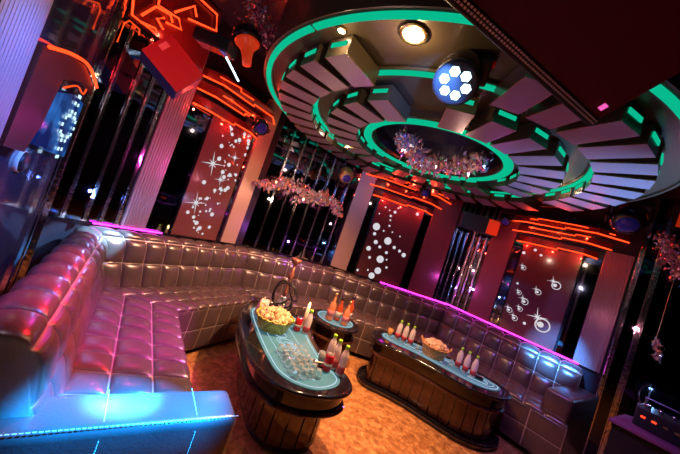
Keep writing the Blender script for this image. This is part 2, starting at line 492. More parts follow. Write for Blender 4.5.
def fill1(bm, w, u0, u1, z0, z1):
    for i in range(80):
        f = random.random(); z = lerp(z0+.02, z1-.02, 1-f*.98); c = u0 + .20*(u1-u0) + .55*(u1-u0)*random.random() + (1-f)*.12
        u = min(max(c + random.gauss(0, .04), u0+.02), u1-.02)
        disc(bm, w, u, z, random.choice((.006, .009, .012, .018, .022)), .0222 + .0003*(i % 4))
    for k, (u, z, r) in enumerate(((.33, .62, .13), (.28, .28, .12), (.60, .52, .08), (.74, .74, .07), (.70, .44, .06))):
        uu = u0 + u*(u1-u0); zz = lerp(z0, z1, z); star(bm, w, uu, zz, r, .0245 + .0003*k); disc(bm, w, uu, zz, .016, .0262)
def fill2(bm, w, u0, u1, z0, z1):
    spec = ((.13, .62, .05), (.45, .50, .05), (.14, .53, .022), (.22, .44, .028), (.33, .40, .02), (.12, .34, .032), (.50, .36, .02), (.62, .45, .022), (.75, .43, .02),
            (.42, .26, .05), (.30, .60, .012), (.38, .68, .014), (.20, .24, .018), (.45, .12, .045), (.60, .19, .016), (.36, .04, .042), (.25, .09, .012), (.86, .40, .03),
            (.86, .93, .022), (.34, .80, .016), (.40, .86, .02), (.28, .86, .010), (.18, .88, .012), (.36, .75, .012), (.10, .78, .01), (.44, .92, .012), (.66, .60, .010), (.05, .05, .016), (.55, .28, .012), (.48, .62, .01))
    for i, (a, b, r) in enumerate(spec): disc(bm, w, lerp(u0, u1, a), lerp(z0, z1, b), r*1.12, .0222+.0002*(i % 6))
def fill3(bm, w, u0, u1, z0, z1):
    sp = ((.14, .70, .03, 1), (.20, .43, .028, 1), (.34, .36, .04, 1), (.50, .50, .035, 1), (.30, .27, .03, 1), (.62, .62, .0, 0), (.74, .62, .05, 1), (.72, .20, .085, 1), (.36, .88, .016, 0), (.24, .92, .018, 0), (.12, .52, .014, 0), (.06, .86, .02, 0), (.44, .15, .018, 0), (.13, .22, .034, 1), (.26, .16, .034, 1))
    for i, (a, b, r, ring) in enumerate(sp):
        if r == 0: continue
        u, z = lerp(u0, u1, a), lerp(z0, z1, b)
        if ring:
            r *= 1.25; disc(bm, w, u, z, r*.8, .0222+.0002*i, 18, r*.66); disc(bm, w, u-r*.2, z, r*.34, .0222+.0002*i, 10); star(bm, w, u-r*.7, z+r*.7, r*1.2, .0262+.0002*i)
        else: disc(bm, w, u, z, r, .0222)

Z0 = .912; PT = 2.16
bubble_panel('dark red panel with white stars and tiny bubbles above the left sofa', WB, .68, 1.20, Z0, PT, fill1)
bubble_panel('dark red panel with round white bubbles on the middle back wall', WD, .33, 1.07, Z0, PT, fill2)
bubble_panel('dark red panel with large ringed bubbles on the right back wall', WE, .72, 1.38, Z0, PT, fill3)

fluted('purple lit fluted panel beside the starry panel', WB, .27, .46, Z0, 2.75, 9)
fluted('fluted grey panel at the far end of the right wall', WE, 1.56, 1.80, Z0, 2.25, 14)
fluted('tall pale fluted panel at the left edge of the room', WA, 0.0, .55, 0, CEIL, 22)
flat_panel('wall_panel', 'narrow tan panel to the right of the starry panel', 'wall panel', WB, 1.25, 1.45, Z0, 2.62, M['pillar'], .03)
flat_panel('wall_panel', 'narrow tan panel to the left of the middle bubble panel', 'wall panel', WD, -.06, .20, Z0, 2.62, M['pillar'], .03)
flat_panel('wall_panel', 'wine red panel to the right of the middle bubble panel', 'wall panel', WD, 1.20, 1.60, Z0, 2.5, M['redpanel'], .03)
flat_panel('wall_panel', 'wine red panel to the left of the large bubble panel', 'wall panel', WE, .30, .60, Z0, 2.5, M['redpanel'], .03)

def mirror_panel(label, w, u0, u1, z0, z1, strips, zz=None):
    t = thing('mirror_panel', label, 'mirror panel', w.p((u0+u1)/2, 0, z0)); inv = -Vector(t.location)
    bm = bmesh.new(); w.box(bm, u0, u1, -.01, .008, z0, z1); bmesh.ops.translate(bm, verts=list(bm.verts), vec=inv); obj('mirror_glass', bm, M['mirror'], t)
    for i, s in enumerate(strips):
        wd = .013
        bm = bmesh.new(); w.box(bm, s-wd, s+wd, .009, .035, z0+.003, (zz or z1)-.003)
        bmesh.ops.bevel(bm, geom=[e for e in bm.edges if abs(e.verts[0].co.z-e.verts[1].co.z) > .2], offset=.008, segments=2, affect='EDGES')
        bmesh.ops.translate(bm, verts=list(bm.verts), vec=inv); obj('chrome_strip', bm, M['chrome'], t)
    return t
mirror_panel('dark mirror with chrome strips in the left corner beside the fluted panel', WB, -.17, .26, Z0, 2.41, (-.10, .03, .13, .235))
mirror_panel('narrow dark mirror between purple fluted panel and starry panel', WB, .47, .67, Z0, 2.14, ())
mirror_panel('very narrow dark mirror right of the starry panel', WB, 1.205, 1.245, Z0, 2.14, ())
mirror_panel('wide dark mirror with chrome strips behind the left crystal sculpture', WC, -.14, WC.L-.06, Z0, 2.75, (.12, .29, .46, .63, .80, .97, 1.14))
mirror_panel('narrow dark mirror left of the middle bubble panel', WD, .21, .32, Z0, 2.14, ())
mirror_panel('narrow dark mirror right of the middle bubble panel', WD, 1.08, 1.19, Z0, 2.14, ())
mirror_panel('dark mirror with chrome strips left of the wall speaker', WD, 1.61, WD.L-.02, Z0, 2.6, (1.65, 1.74, 1.83))
mirror_panel('dark mirror with chrome strips right of the wall speaker', WE, .01, .29, Z0, 2.6, (.05, .14, .24))
mirror_panel('narrow dark mirror left of the large bubble panel', WE, .61, .71, Z0, 2.14, ())
mirror_panel('narrow dark mirror right of the large bubble panel', WE, 1.39, 1.55, Z0, 2.14, ())

def post(label, w, u, s, z1=CEIL, d=.06):
    bm = bmesh.new(); w.box(bm, u-s, u+s, -.005, d, 0, z1-.003)
    bmesh.ops.bevel(bm, geom=[e for e in bm.edges if abs(e.verts[0].co.z-e.verts[1].co.z) > .2], offset=.012, segments=3, affect='EDGES')
    return tag(obj('chrome_post', bm, M['chrome']), label, 'post')
post('tall chrome post in the left corner behind the sofa', WB, -.205, .025)
post('chrome post next to the fluted panel at the right end', WE, 1.845, .022)
post('chrome post right of the sofa end, beside the pink crystal', WE, 1.985, .026)

# ------------------------------------------------------------------ neon cornices
def cornice(label, w, tiers, extras=()):
    t = thing('neon_cornice', label, 'cornice', w.p(tiers[0][1], 0, 2.15)); inv = -Vector(t.location)
    def mk(name, bm, mat, par, sm=False):
        bmesh.ops.translate(bm, verts=list(bm.verts), vec=inv); return obj(name, bm, mat, par, sm)
    for (z, u0, u1, bv, dep, hh) in tiers:
        pl = [w.p(u0, .0, 0), w.p(u0+bv, dep, 0), w.p(u1-bv, dep, 0), w.p(u1, .0, 0)]
        bm = bmesh.new(); prism(bm, [(p.x, p.y) for p in pl], z, z+hh)
        bmesh.ops.recalc_face_normals(bm, faces=list(bm.faces)); tr = mk('cornice_tier', bm, M['cornice'], t)
        um = lerp(u0, u1, .55)
        path = [w.p(u0-.004, .035, z), w.p(u0+bv, dep+.006, z), w.p(um, dep+.006, z), w.p(um+.004, dep+.006, z+.022), w.p(u1-bv, dep+.006, z+.022), w.p(u1+.004, .035, z+.006)]
        bm = bmesh.new(); tube(bm, path, .0075, 8); mk('neon_tube', bm, M['neon'], tr)
    for pts in extras:
        bm = bmesh.new(); tube(bm, [w.p(*p) for p in pts], .006, 8); mk('neon_tube', bm, M['neon'], t)
    return t
T = lambda a, b: [(2.125, a, b, .13, .07, .09), (2.26, a-.09, b+.10, .22, .11, .09), (2.385, a-.2, b+.22, .26, .15, .09)]
cornice('stepped cornice with orange neon above the starry panel', WB, [(2.125, .47, 1.24, .13, .07, .09), (2.26, .46, 1.33, .14, .11, .09), (2.385, .46, 1.40, .15, .15, .09)],
        ([(.55, .156, 2.43), (.78, .156, 2.46), (.79, .156, 2.43), (.95, .156, 2.44)], [(.66, .116, 2.31), (.75, .116, 2.315), (1.1, .116, 2.30)]))
cornice('stepped cornice with orange neon above the middle bubble panel', WD, T(.22, 1.19),
        ([(.30, .156, 2.43), (.62, .156, 2.435), (.63, .156, 2.455), (.82, .156, 2.44)], [(1.02, .156, 2.45), (1.2, .156, 2.45), (1.33, .10, 2.44)]))
cornice('stepped cornice with orange neon above the large bubble panel', WE, T(.64, 1.50),
        ([(.75, .156, 2.44), (.83, .156, 2.44), (.84, .156, 2.46), (1.2, .156, 2.46), (1.32, .156, 2.455), (1.6, .08, 2.44)], [(.75, .116, 2.33), (1.25, .116, 2.335), (1.26, .116, 2.355), (1.4, .116, 2.355)]))
# loose angular neon shapes high on the left wall
shapes = ([(-.19, 2.56), (-.16, 2.43), (.02, 2.42), (-.01, 2.45), (-.10, 2.425)], [(-.05, 2.66), (-.04, 2.61), (.11, 2.63), (.15, 2.57), (.04, 2.54)],
          [(-.11, 2.47), (-.05, 2.59), (.05, 2.61), (.08, 2.57)], [(.07, 2.65), (.18, 2.80), (.22, 2.74)], [(.16, 2.88), (.36, 2.88), (.40, 2.76), (.17, 2.68)],
          [(.02, 2.56), (-.02, 2.52), (.04, 2.48)])
bm = bmesh.new(); 
t = thing('neon_sculpture', 'cluster of angular orange neon loops high in the left corner', 'neon light', WB.p(.1, 0, 2.45)); inv = -Vector(t.location)
bm = bmesh.new(); WB.box(bm, -.17, .42, .03, .085, 2.42, CEIL-.01); bmesh.ops.translate(bm, verts=list(bm.verts), vec=inv); obj('backing_box', bm, M['cornice'], t)
for s in shapes:
    bm = bmesh.new(); tube(bm, [WB.p(u, .12, z) for u, z in s], .0085, 8); bmesh.ops.translate(bm, verts=list(bm.verts), vec=inv); obj('neon_tube', bm, M['neon'], t)
# small neon hooks on the corner post
bm = bmesh.new()
tube(bm, [WB.p(-.17, .075, 2.22), WB.p(-.17, .075, 2.36), WB.p(-.15, .075, 2.40), WB.p(-.08, .075, 2.39), WB.p(-.07, .075, 2.35)], .005, 6)
tag(obj('neon_tube', bm, M['neonwall']), 'thin hooked neon tube beside the left chrome post', 'neon light')
# ------------------------------------------------------------------ ring ceiling
RC = Vector((.62, 2.78)); 
def ringpt(r, a, z): return Vector((RC.x + r*math.cos(a), RC.y + r*math.sin(a), z))
def annulus(bm, r0, r1, z0, z1, a0=0, a1=2*PI, n=120):
    full = abs(a1-a0-2*PI) < 1e-4
    R_ = []
    for i in range(n + (0 if full else 1)):
        a = a0 + (a1-a0)*i/n
        R_.append([bm.verts.new(ringpt(r, a, z)) for r, z in ((r0, z0), (r1, z0), (r1, z1), (r0, z1))])
    m = len(R_)
    for i in range(m if full else m-1):
        A, B = R_[i], R_[(i+1) % m]
        for k in range(4): bm.faces.new((A[k], B[k], B[(k+1) % 4], A[(k+1) % 4]))
    if not full: bm.faces.new(R_[0][::-1]); bm.faces.new(R_[-1])
    bmesh.ops.recalc_face_normals(bm, faces=list(bm.faces))
bm = bmesh.new(); annulus(bm, .60, 1.68, 2.525, CEIL-.002); struct('ceiling_ring', bm, M['bronze'])
bm = bmesh.new(); annulus(bm, 1.668, 1.685, 2.505, 2.524); struct('trim_1', bm, M['bronze'])

def ringlight(label, r0, r1, z, a0=0, a1=2*PI, gaps=()):
    t = thing('ring_light', label, 'light', (RC.x, RC.y, z)); inv = -Vector(t.location)
    bm = bmesh.new(); annulus(bm, r0-.012, r1+.012, z+.008, z+.022, a0, a1); bmesh.ops.translate(bm, verts=list(bm.verts), vec=inv); obj('bronze_frame', bm, M['bronze'], t)
    cur = a0
    for g in list(gaps) + [None]:
        e = a1 if g is None else g
        bm = bmesh.new(); annulus(bm, r0, r1, z-.004, z+.0075, cur, e-(0 if g is None and a1-a0 > 6.28 and not gaps else .008), 100); bmesh.ops.translate(bm, verts=list(bm.verts), vec=inv); obj('led_band', bm, M['green'], t)
        if g: cur = g+.008
    return t
ringlight('outermost green ring light of the round ceiling', 1.622, 1.66, 2.497, math.radians(-205), math.radians(-60), gaps=(math.radians(-133),))
ringlight('middle green ring light of the round ceiling', 1.19, 1.228, 2.497)
ringlight('innermost green ring light around the hanging crystals', .625, .70, 2.455)

def slabring(name, label, ri, ro, n, a_first, skip):
    t = thing(name, label, 'ceiling feature', (RC.x, RC.y, 2.4))
    proto = None
    for k in range(n):
        a = a_first + 2*PI*k/n
        deg = math.degrees(a) % 360
        if any(s0 <= deg <= s1 for s0, s1 in skip): continue
        if proto is None:
            w = .168
            bm = bmesh.new(); box(bm, ((ri+ro)/2, 0, .055), (ro-ri, w, .11))
            for f in bm.faces:
                if f.normal.z > -.5 and f.calc_center_median().z > .01: f.material_index = 1
            s = obj('slab', bm, [M['slab'], M['slabside']], t)
            bm = bmesh.new(); box(bm, (ro+.003, 0, .068), (.006, w*.70, .026)); l1 = obj('led_dash', bm, M['green'], s)
            bm = bmesh.new(); box(bm, (ri-.003, 0, .068), (.006, w*.70, .026)); l2 = obj('led_dash', bm, M['green'], s)
            bm = bmesh.new(); 
            for yy in (-w/2, w/2): box(bm, ((ri+ro)/2, yy, .0035), (ro-ri, .004, .007))
            l3 = obj('edge_trim', bm, M['gold'], s)
            s.rotation_euler = (0, 0, a); proto = s
        else:
            s = proto.copy(); COL.objects.link(s); s.rotation_euler = (0, 0, a)
            for c in proto.children: c2 = c.copy(); COL.objects.link(c2); c2.parent = s
    return t
R_ = math.radians
slabring('outer_slab_ring', 'outer ring of radial slabs with green light dashes under the ceiling', 1.22, 1.52, 36, R_(-129), ((232, 265), (8, 17)))
slabring('inner_slab_ring', 'inner ring of radial slabs with green light dashes around the hub', .76, 1.06, 24, R_(-128.5), ((235, 255), (10, 22), (102, 115)))

# dark domed hub recess
bm = bmesh.new(); lathe(bm, [(.58, 0), (.56, .12), (.48, .26), (.3, .36), (.02, .40)], 48, (RC.x, RC.y, 2.5))
for f in list(bm.faces):
    if len(f.verts) > 4 and f.calc_center_median().z < 2.51: bm.faces.remove(f)
struct('ceiling_dome', bm, M['dome'])

# spot lamps in the ceiling
def spotlamp(label, loc, r=.045):
    t = thing('ceiling_spotlight', label, 'light', loc, group='warm spotlights of the round ceiling')
    L([(r*1.0, 0), (r*1.35, -.004), (r*1.35, -.012), (r*1.0, -.014), (r*.98, -.004)], M['gold'], 'lamp_ring', t)
    L([(.001, -.006), (r*.96, -.006), (r*.96, -.010), (.001, -.016)], M['lamp'], 'lamp_disc', t)
    return t
def pol(r, deg, z): p = ringpt(r, R_(deg), z); return (p.x, p.y, p.z)
LAMPS = [(pol(1.50, -113, 2.524), 'bright warm spotlight in the open part of the ceiling ring', .055),
         (pol(1.14, -10, 2.524), 'small warm spotlight at the right between the two slab rings', .02),
         (pol(1.14, 152, 2.524), 'small warm spotlight at the left between the two slab rings', .02),
         (pol(1.56, -128, 2.524), 'small bright spotlight beside the end slab of the outer ring', .022)]
for loc, lb, r in LAMPS: spotlamp(lb, loc, r)

# ------------------------------------------------------------------ crystals
def crystals(bm, pts, n, spread, size):
    for i in range(n):
        f = random.random()*(len(pts)-1); k = min(int(f), len(pts)-2); u = f-k
        p = lerp(Vector(pts[k][:3]), Vector(pts[k+1][:3]), u); w = lerp(pts[k][3], pts[k+1][3], u)
        p = p + Vector((random.gauss(0, w), random.gauss(0, w), random.gauss(0, w*.8)))
        s = size*random.uniform(.5, 1.3); R3 = Euler((random.random()*6, random.random()*6, random.random()*6)).to_matrix()
        v = [bm.verts.new(p + R3 @ Vector(q)*s) for q in ((1, 0, 0), (0, .55, 0), (-1, 0, 0), (0, -.55, 0), (0, 0, .45), (0, 0, -.45))]
        for a, b in ((0, 1), (1, 2), (2, 3), (3, 0)):
            bm.faces.new((v[a], v[b], v[4])); bm.faces.new((v[b], v[a], v[5]))
def crystal_thing(label, pts, n, size, hang, frame=.004):
    t = thing('crystal_sculpture', label, 'crystal light', pts[0][:3]); inv = -Vector(t.location)
    bm = bmesh.new(); tube(bm, [p[:3] for p in pts], frame, 6)
    for p, top in hang: tube(bm, [p, top], .0025, 5)
    bmesh.ops.translate(bm, verts=list(bm.verts), vec=inv); obj('wire_frame', bm, M['chrome'], t)
    bm = bmesh.new(); crystals(bm, pts, n, 0, size); bmesh.ops.translate(bm, verts=list(bm.verts), vec=inv)
    o = obj('crystal_drops', bm, M['crystal'], t); o['kind'] = 'stuff'
    return t
hp = [(.30, 2.86, 2.52, .03), (.34, 2.72, 2.47, .05), (.44, 2.84, 2.42, .06), (.58, 2.94, 2.41, .06), (.74, 2.92, 2.42, .055), (.88, 2.80, 2.42, .05), (.98, 2.66, 2.44, .04), (1.00, 2.56, 2.50, .03)]
crystal_thing('large shimmering crystal chandelier hanging in the green ring hub', hp, 800, .040, [((.44, 2.84, 2.42), (.44, 2.84, 2.80)), ((.88, 2.80, 2.42), (.88, 2.80, 2.75))])
sw = [(-1.06, 3.32, 1.66, .016), (-.93, 3.38, 1.70, .03), (-.80, 3.46, 1.78, .04), (-.64, 3.56, 1.77, .085), (-.50, 3.62, 1.74, .08), (-.30, 3.76, 1.80, .045), (-.17, 3.82, 1.77, .04), (-.08, 3.90, 1.66, .03)]
crystal_thing('long crystal sculpture like a winged branch across the back left mirror', sw, 760, .034, [((-.62, 3.62, 1.77), (-.70, 3.80, 2.2)), ((-.30, 3.80, 1.80), (-.38, 3.95, 2.2))])
rg = [(3.06, 2.86, 2.45, .03), (3.16, 2.84, 2.38, .05), (3.22, 2.80, 2.25, .045), (3.24, 2.78, 2.12, .03)]
crystal_thing('iridescent crystal cluster at the right edge of the picture', rg, 350, .026, [((3.06, 2.86, 2.45), (3.06, 2.86, CEIL-.005))])
pk = [(3.42, 2.96, 1.47, .008), (3.43, 2.95, 1.41, .02), (3.45, 2.93, 1.34, .016), (3.46, 2.92, 1.27, .018)]
crystal_thing('small pink crystal figure beside the right chrome post', pk, 110, .02, [((3.42, 2.96, 1.47), (3.42, 2.96, CEIL-.005))])
lc = [(-1.10, 1.98, 2.86, .04), (-1.02, 2.02, 2.70, .06), (-.92, 2.06, 2.60, .05)]
crystal_thing('crystal cluster high above the orange stage lamp', lc, 260, .022, [((-1.10, 1.98, 2.86), (-1.10, 1.98, CEIL-.005))])

# ------------------------------------------------------------------ stage lights and speakers
def orient(d, roll=0):
    d = Vector(d).normalized(); return d.to_track_quat('-Z', 'Y').to_matrix().to_4x4() @ Matrix.Rotation(roll, 4, 'Z')

def par_head(name, label, loc, aim, s, hub=True, body=None):
    """moving head: local -Z is where it shines"""
    R4 = orient(aim); t = thing(name, label, 'stage light', loc, R4.to_euler())
    body = body or M['black']
    L([(.075*s, 0), (.092*s, .004*s), (.098*s, .02*s), (.10*s, .09*s), (.085*s, .17*s), (.05*s, .205*s), (.001, .215*s)], body, 'lamp_head', t, 32)
    L([(.082*s, -.006*s), (.096*s, -.006*s), (.097*s, .012*s), (.082*s, .010*s)], M['matblack'], 'lens_rim', t, 32)
    f = L([(.001, -.004*s), (.081*s, -.004*s), (.081*s, -.0005*s), (.001, -.0005*s)], M['bluelens'], 'lens_face', t, 32)
    for k in range(6):
        a = 2*PI*k/6 + .3; c = (.050*s*math.cos(a), .050*s*math.sin(a), -.008*s)
        L([(.001, -.006*s), (.017*s, -.004*s), (.0225*s, 0), (.0215*s, .003*s), (.001, .003*s)], M['whitelens'], 'led_lens', f, 6, c, smooth=False)
    return t
# big moving head with blue white lenses
aim = Vector((-.20, -.55, -.80))
mh = par_head('moving_head_light', 'large moving head lamp with six glowing blue white lenses', (.298, 1.36, 2.33), aim, 1.12)
inv = mh.matrix_basis.inverted() if False else None
Rm = orient(aim).to_3x3()
bm = bmesh.new()
box(bm, Rm.inverted() @ Vector((.13, .05, .16)), (.05, .12, .2)); bevel_all(bm, .01); y = obj('yoke', bm, M['matblack'], mh)
bm = bmesh.new(); box(bm, Rm.inverted() @ Vector((.155, .02, .17)), (.012, .03, .06)); o = obj('display', bm, M['canred'], y)
bm = bmesh.new(); c = Rm.inverted() @ Vector((.05, .05, .38)); lathe(bm, [(.03, -.28), (.03, .16)], 16, c, Rm.inverted()); obj('mount', bm, M['matblack'], y, True)

def simple_head(label, loc, aim, s, lens, body):
    R4 = orient(aim); t = thing('stage_lamp', label, 'stage light', loc, R4.to_euler())
    L([(.06*s, 0), (.085*s, .01*s), (.095*s, .05*s), (.095*s, .12*s), (.07*s, .17*s), (.001, .19*s)], body, 'lamp_head', t, 28)
    L([(.001, -.012*s), (.03*s, -.009*s), (.058*s, 0), (.058*s, .006*s), (.001, .006*s)], lens, 'lens', t, 24)
    for sgn in (-1, 1):
        bm = bmesh.new(); box(bm, (sgn*.108*s, 0, .12*s), (.014*s, .05*s, .17*s)); bevel_all(bm, .003*s, 1); obj('yoke_arm', bm, M['matblack'], t)
    bm = bmesh.new(); box(bm, (0, 0, .225*s), (.235*s, .10*s, .05*s)); bevel_all(bm, .008*s, 1); obj('mount', bm, M['matblack'], t)
    return t
darklens = pm('violet_lens', (.05, .03, .25), .08, .4, emis=(.02, .03, .4), es=.06)
simple_head('round black stage lamp with violet lens beside the starry panel cornice', (-1.08, 2.93, 2.19), (.55, -.65, -.3), .9, darklens, M['black'])
goldbody = pm('bronze_housing', (.45, .27, .10), .3, .8)
simple_head('bronze stage lamp between crystal sculpture and middle cornice', (-.12, 3.62, 2.10), (.25, -.6, -.55), .95, darklens, goldbody)
simple_head('large black stage lamp at the right above the fluted panel', (2.66, 2.82, 2.44), (-.3, -.35, -.5), 1.5, darklens, M['black'])
simple_head('small black stage lamp in front of the middle cornice', (.98, 4.05, 2.34), (.0, -.6, -.4), .8, darklens, M['black'])
simple_head('small black stage lamp at the left of the large bubble cornice', (2.12, 3.95, 2.30), (-.3, -.5, -.5), .8, darklens, M['black'])

# orange flared lamp
t = thing('flared_lamp', 'orange red flared stage lamp hanging beside the green ceiling ring', 'stage light', (-1.012, 2.0, 2.44), orient((.35, -.1, -.95)).to_euler())
Rl = Matrix.Rotation(R_(180), 3, 'X')
L([(.030, -.09), (.034, -.03), (.045, .02), (.07, .06), (.085, .075), (.08, .08), (.001, .07)], M['orangepar'], 'horn', t, 20)
L([(.10, .085), (.105, .10), (.09, .17), (.04, .20), (.001, .205)], M['black'], 'lamp_head', t, 20)
bm = bmesh.new(); tube(bm, [(-1.10, 1.93, 2.335), (-1.02, 2.04, 2.245)], .006, 8)
tag(obj('light_tube', bm, M['whitelens']), 'thin pale blue light tube below the orange flared lamp', 'light')

# silver screen panel
t = thing('projector', 'silver faced projector box between red speaker and orange lamp', 'projector', (-1.25, 2.02, 2.44), (0.1, .05, .05))
bm = bmesh.new(); box(bm, (0, 0, 0), (.25, .15, .08)); bevel_all(bm, .006); obj('casing', bm, M['matblack'], t)
bm = bmesh.new(); box(bm, (0, 0, -.043), (.22, .12, .006)); f = obj('face_plate', bm, M['chrome'], t)
bm = bmesh.new(); box(bm, (.08, -.02, -.048), (.03, .07, .004)); obj('lens_window', bm, M['bluescreen'], f)

def frame_box(name, label, c, ax, dims, mats, cat='speaker'):
    """ax: 3 unit column vectors"""
    Rm = Matrix((ax[0], ax[1], ax[2])).transposed()
    if Rm.determinant() < 0: Rm = Matrix((ax[0], ax[1], [-v for v in ax[2]])).transposed()
    t = thing(name, label, cat, c, Rm.to_4x4().to_euler())
    bm = bmesh.new(); box(bm, (0, 0, 0), dims); bevel_all(bm, .008); obj('cabinet', bm, mats, t)
    return t, Rm
# red lit speaker hanging over the left sofa; its -Z side (local) faces the camera
ax = [Vector((.375, .356, .856)), Vector((.718, .473, -.511)), Vector((-.587, .806, -.078))]
t, Rm = frame_box('hanging_speaker', 'red lit hanging speaker box with a pink label at the upper left', (-1.45, 1.98, 2.157), ax, (.229, .293, .20), M['navy'])
bm = bmesh.new(); box(bm, (0, 0, -.104), (.222, .286, .008)); f = obj('front_baffle', bm, M['speakerredlit'], t)  # red light on the front is put into the baffle colour
bm = bmesh.new(); box(bm, (-.055, -.115, -.1095) if False else (.02, -.105, -.1095), (.06, .035, .003)); obj('name_plate', bm, M['label'], f)
bm = bmesh.new(); tube(bm, [(0, .02, .10), (0, .02, .16)], .012, 8); obj('bracket', bm, M['matblack'], t)

# large dark speaker at the upper right, close to the viewer
C = Vector((.74, 1.03, 2.15)); e1 = Vector((-.65, -.30, 0)).normalized(); e2 = Vector((.084, -.182, .126)).normalized(); e3 = e1.cross(e2); 
if e3.z < 0: e3 = -e3
Lx, Ly, Lz = 1.15, .70, .34
cen = C + e1*Lx/2 + e2*Ly/2 + e3*Lz/2
t, Rm = frame_box('hanging_speaker', 'very large dark wine red speaker cabinet filling the upper right corner', cen, [e1, e2, e3], (Lx, Ly, Lz), M['speakerdark'])
sgn = 1 if (Rm @ Vector((0, 0, 1))).dot(e3) > 0 else -1
bm = bmesh.new()
k = 90
for i in range(k):
    for j in range(3):
        box(bm, (-Lx/2 + Lx*(i+.5)/k, -Ly/2 - .006 + .011*j, sgn*(-Lz/2 - .004 + (.004 if j == 0 else 0))), (Lx/k*.6, .006, .006))
bg = bmesh.new(); box(bg, (0, -Ly/2+.006, sgn*(-Lz/2+.08)), (Lx, .036, .17)); bevel_all(bg, .006)
g = obj('grille_frame', bg, M['matblack'], t); obj('grille', bm, M['grille'], g)
bm = bmesh.new(); box(bm, (-Lx/2+.05, -Ly/2+.055, sgn*(-Lz/2-.002)), (.022, .022, .003)); f = obj('name_plate', bm, emit('pink_badge', (1, .12, .5), 1.), t)

# small black speaker on the back wall; red light painted on its end as glow
t = thing('wall_speaker', 'small black wall speaker with a red lit end, back right corner', 'speaker', (1.88, 4.18, 2.19), (0, 0, R_(-10)))
bm = bmesh.new(); box(bm, (0, 0, 0), (.50, .2, .22)); bevel_all(bm, .008); obj('cabinet', bm, M['matblack'], t)
bm = bmesh.new(); box(bm, (.175, -.103, 0), (.15, .006, .21)); obj('red_lit_end', bm, M['orangepar'], t)
t = thing('wall_speaker', 'red fronted speaker cut off by the right picture edge', 'speaker', (3.28, 2.84, 2.72), (.1, 0, R_(-40)))
bm = bmesh.new(); box(bm, (0, 0, 0), (.22, .2, .26)); bevel_all(bm, .008); obj('cabinet', bm, M['matblack'], t)
bm = bmesh.new(); box(bm, (0, -.103, 0), (.21, .006, .25)); obj('front_baffle', bm, M['orangepar'], t)

# ------------------------------------------------------------------ left wall: screen, neon arch
LWL = WA.L
def wa(s, z, d=.0): return WA.p(LWL - s, d, z)       # s measured from the corner post towards the viewer
t = thing('wall_screen', 'blue glowing screen on the left wall under the orange neon arch', 'screen', wa(.45, 1.5))
inv = -Vector(t.location)
bm = bmesh.new()
vs = [wa(.80, 1.40, .02), wa(.12, 1.34, .02), wa(.14, 1.72, .02), wa(.40, 1.73, .02), wa(.78, 1.66, .02)]
ff = [bm.verts.new(v) for v in vs]; fb = [bm.verts.new(v - Vector((WA.n.x, WA.n.y, 0))*.02) for v in vs]
bm.faces.new(ff); bm.faces.new(fb[::-1])
for i in range(5): bm.faces.new((ff[i], fb[i], fb[(i+1) % 5], ff[(i+1) % 5]))
bmesh.ops.recalc_face_normals(bm, faces=list(bm.faces)); n0 = len(bm.faces)
for k in range(26):
    a = k/26*2*PI; rr = .20*(1 + .35*math.cos(4*a)); p = wa(.33 + .55*rr*math.cos(a), 1.54 + rr*math.sin(a)*.75, .026)
    box(bm, p, (.016, .006, .02), WA.R)
for k, f in enumerate(list(bm.faces)):
    if k >= n0: f.material_index = 1
bmesh.ops.translate(bm, verts=list(bm.verts), vec=inv); obj('display', bm, [M['bluescreen'], M['white_led']], t)
bm = bmesh.new(); WA.box(bm, LWL-.74, LWL-.18, .002, .0, 1.42, 1.66) if False else box(bm, wa(.45, 1.52, .009), (.5, .012, .2), WA.R); bmesh.ops.translate(bm, verts=list(bm.verts), vec=inv); obj('mounting_plate', bm, M['matblack'], t)
t = thing('neon_arch', 'curved red arch with orange neon edge on the left wall', 'neon light', wa(.9, 1.4)); inv = -Vector(t.location)
arc = catmull([wa(1.17, 1.79, .05), wa(.85, 1.86, .05), wa(.5, 1.90, .05), wa(.12, 1.86, .05)], 8, False)
bm = bmesh.new(); tube(bm, arc, .008, 8); bmesh.ops.translate(bm, verts=list(bm.verts), vec=inv); obj('neon_tube', bm, M['neon'], t)
low = catmull([wa(.82, 1.70, .05), wa(.6, 1.76, .05), wa(.42, 1.75, .05), wa(.38, 1.79, .05)], 6, False)
bm = bmesh.new(); tube(bm, low, .004, 8); bmesh.ops.translate(bm, verts=list(bm.verts), vec=inv); obj('neon_tube', bm, M['neonwall'], t)
bm = bmesh.new()
top = [wa(s, z, .035) for s, z in ((1.17, 1.785), (.85, 1.855), (.5, 1.895), (.12, 1.855))]; bot = [wa(s, z, .035) for s, z in ((.12, 1.80), (.5, 1.80), (.80, 1.74), (.86, 1.5), (.95, 1.36), (1.19, 1.38))]
vs = [bm.verts.new(v) for v in top+bot]; vb = [bm.verts.new(v.co - Vector((WA.n.x, WA.n.y, 0))*.03) for v in vs]
bm.faces.new(vs); bm.faces.new(vb[::-1])
for i in range(len(vs)): bm.faces.new((vs[i], vb[i], vb[(i+1) % len(vs)], vs[(i+1) % len(vs)]))
bmesh.ops.recalc_face_normals(bm, faces=list(bm.faces)); bmesh.ops.translate(bm, verts=list(bm.verts), vec=inv); obj('arch_board', bm, pm('red_board', (.06, .006, .005), .35), t)
t = thing('wall_lamp', 'dark round wall lamp with a peach coloured band at the left edge', 'lamp', wa(.78, 1.30, .02), orient((-WA.n.x, -WA.n.y, 0)).to_euler())
L([(.03, 0), (.05, -.01), (.052, -.05), (.03, -.07), (.001, -.075)], M['matblack'], 'shade', t)
L([(.0535, -.018), (.0545, -.02), (.0545, -.04), (.0535, -.042)], M['cream'], 'band', t)
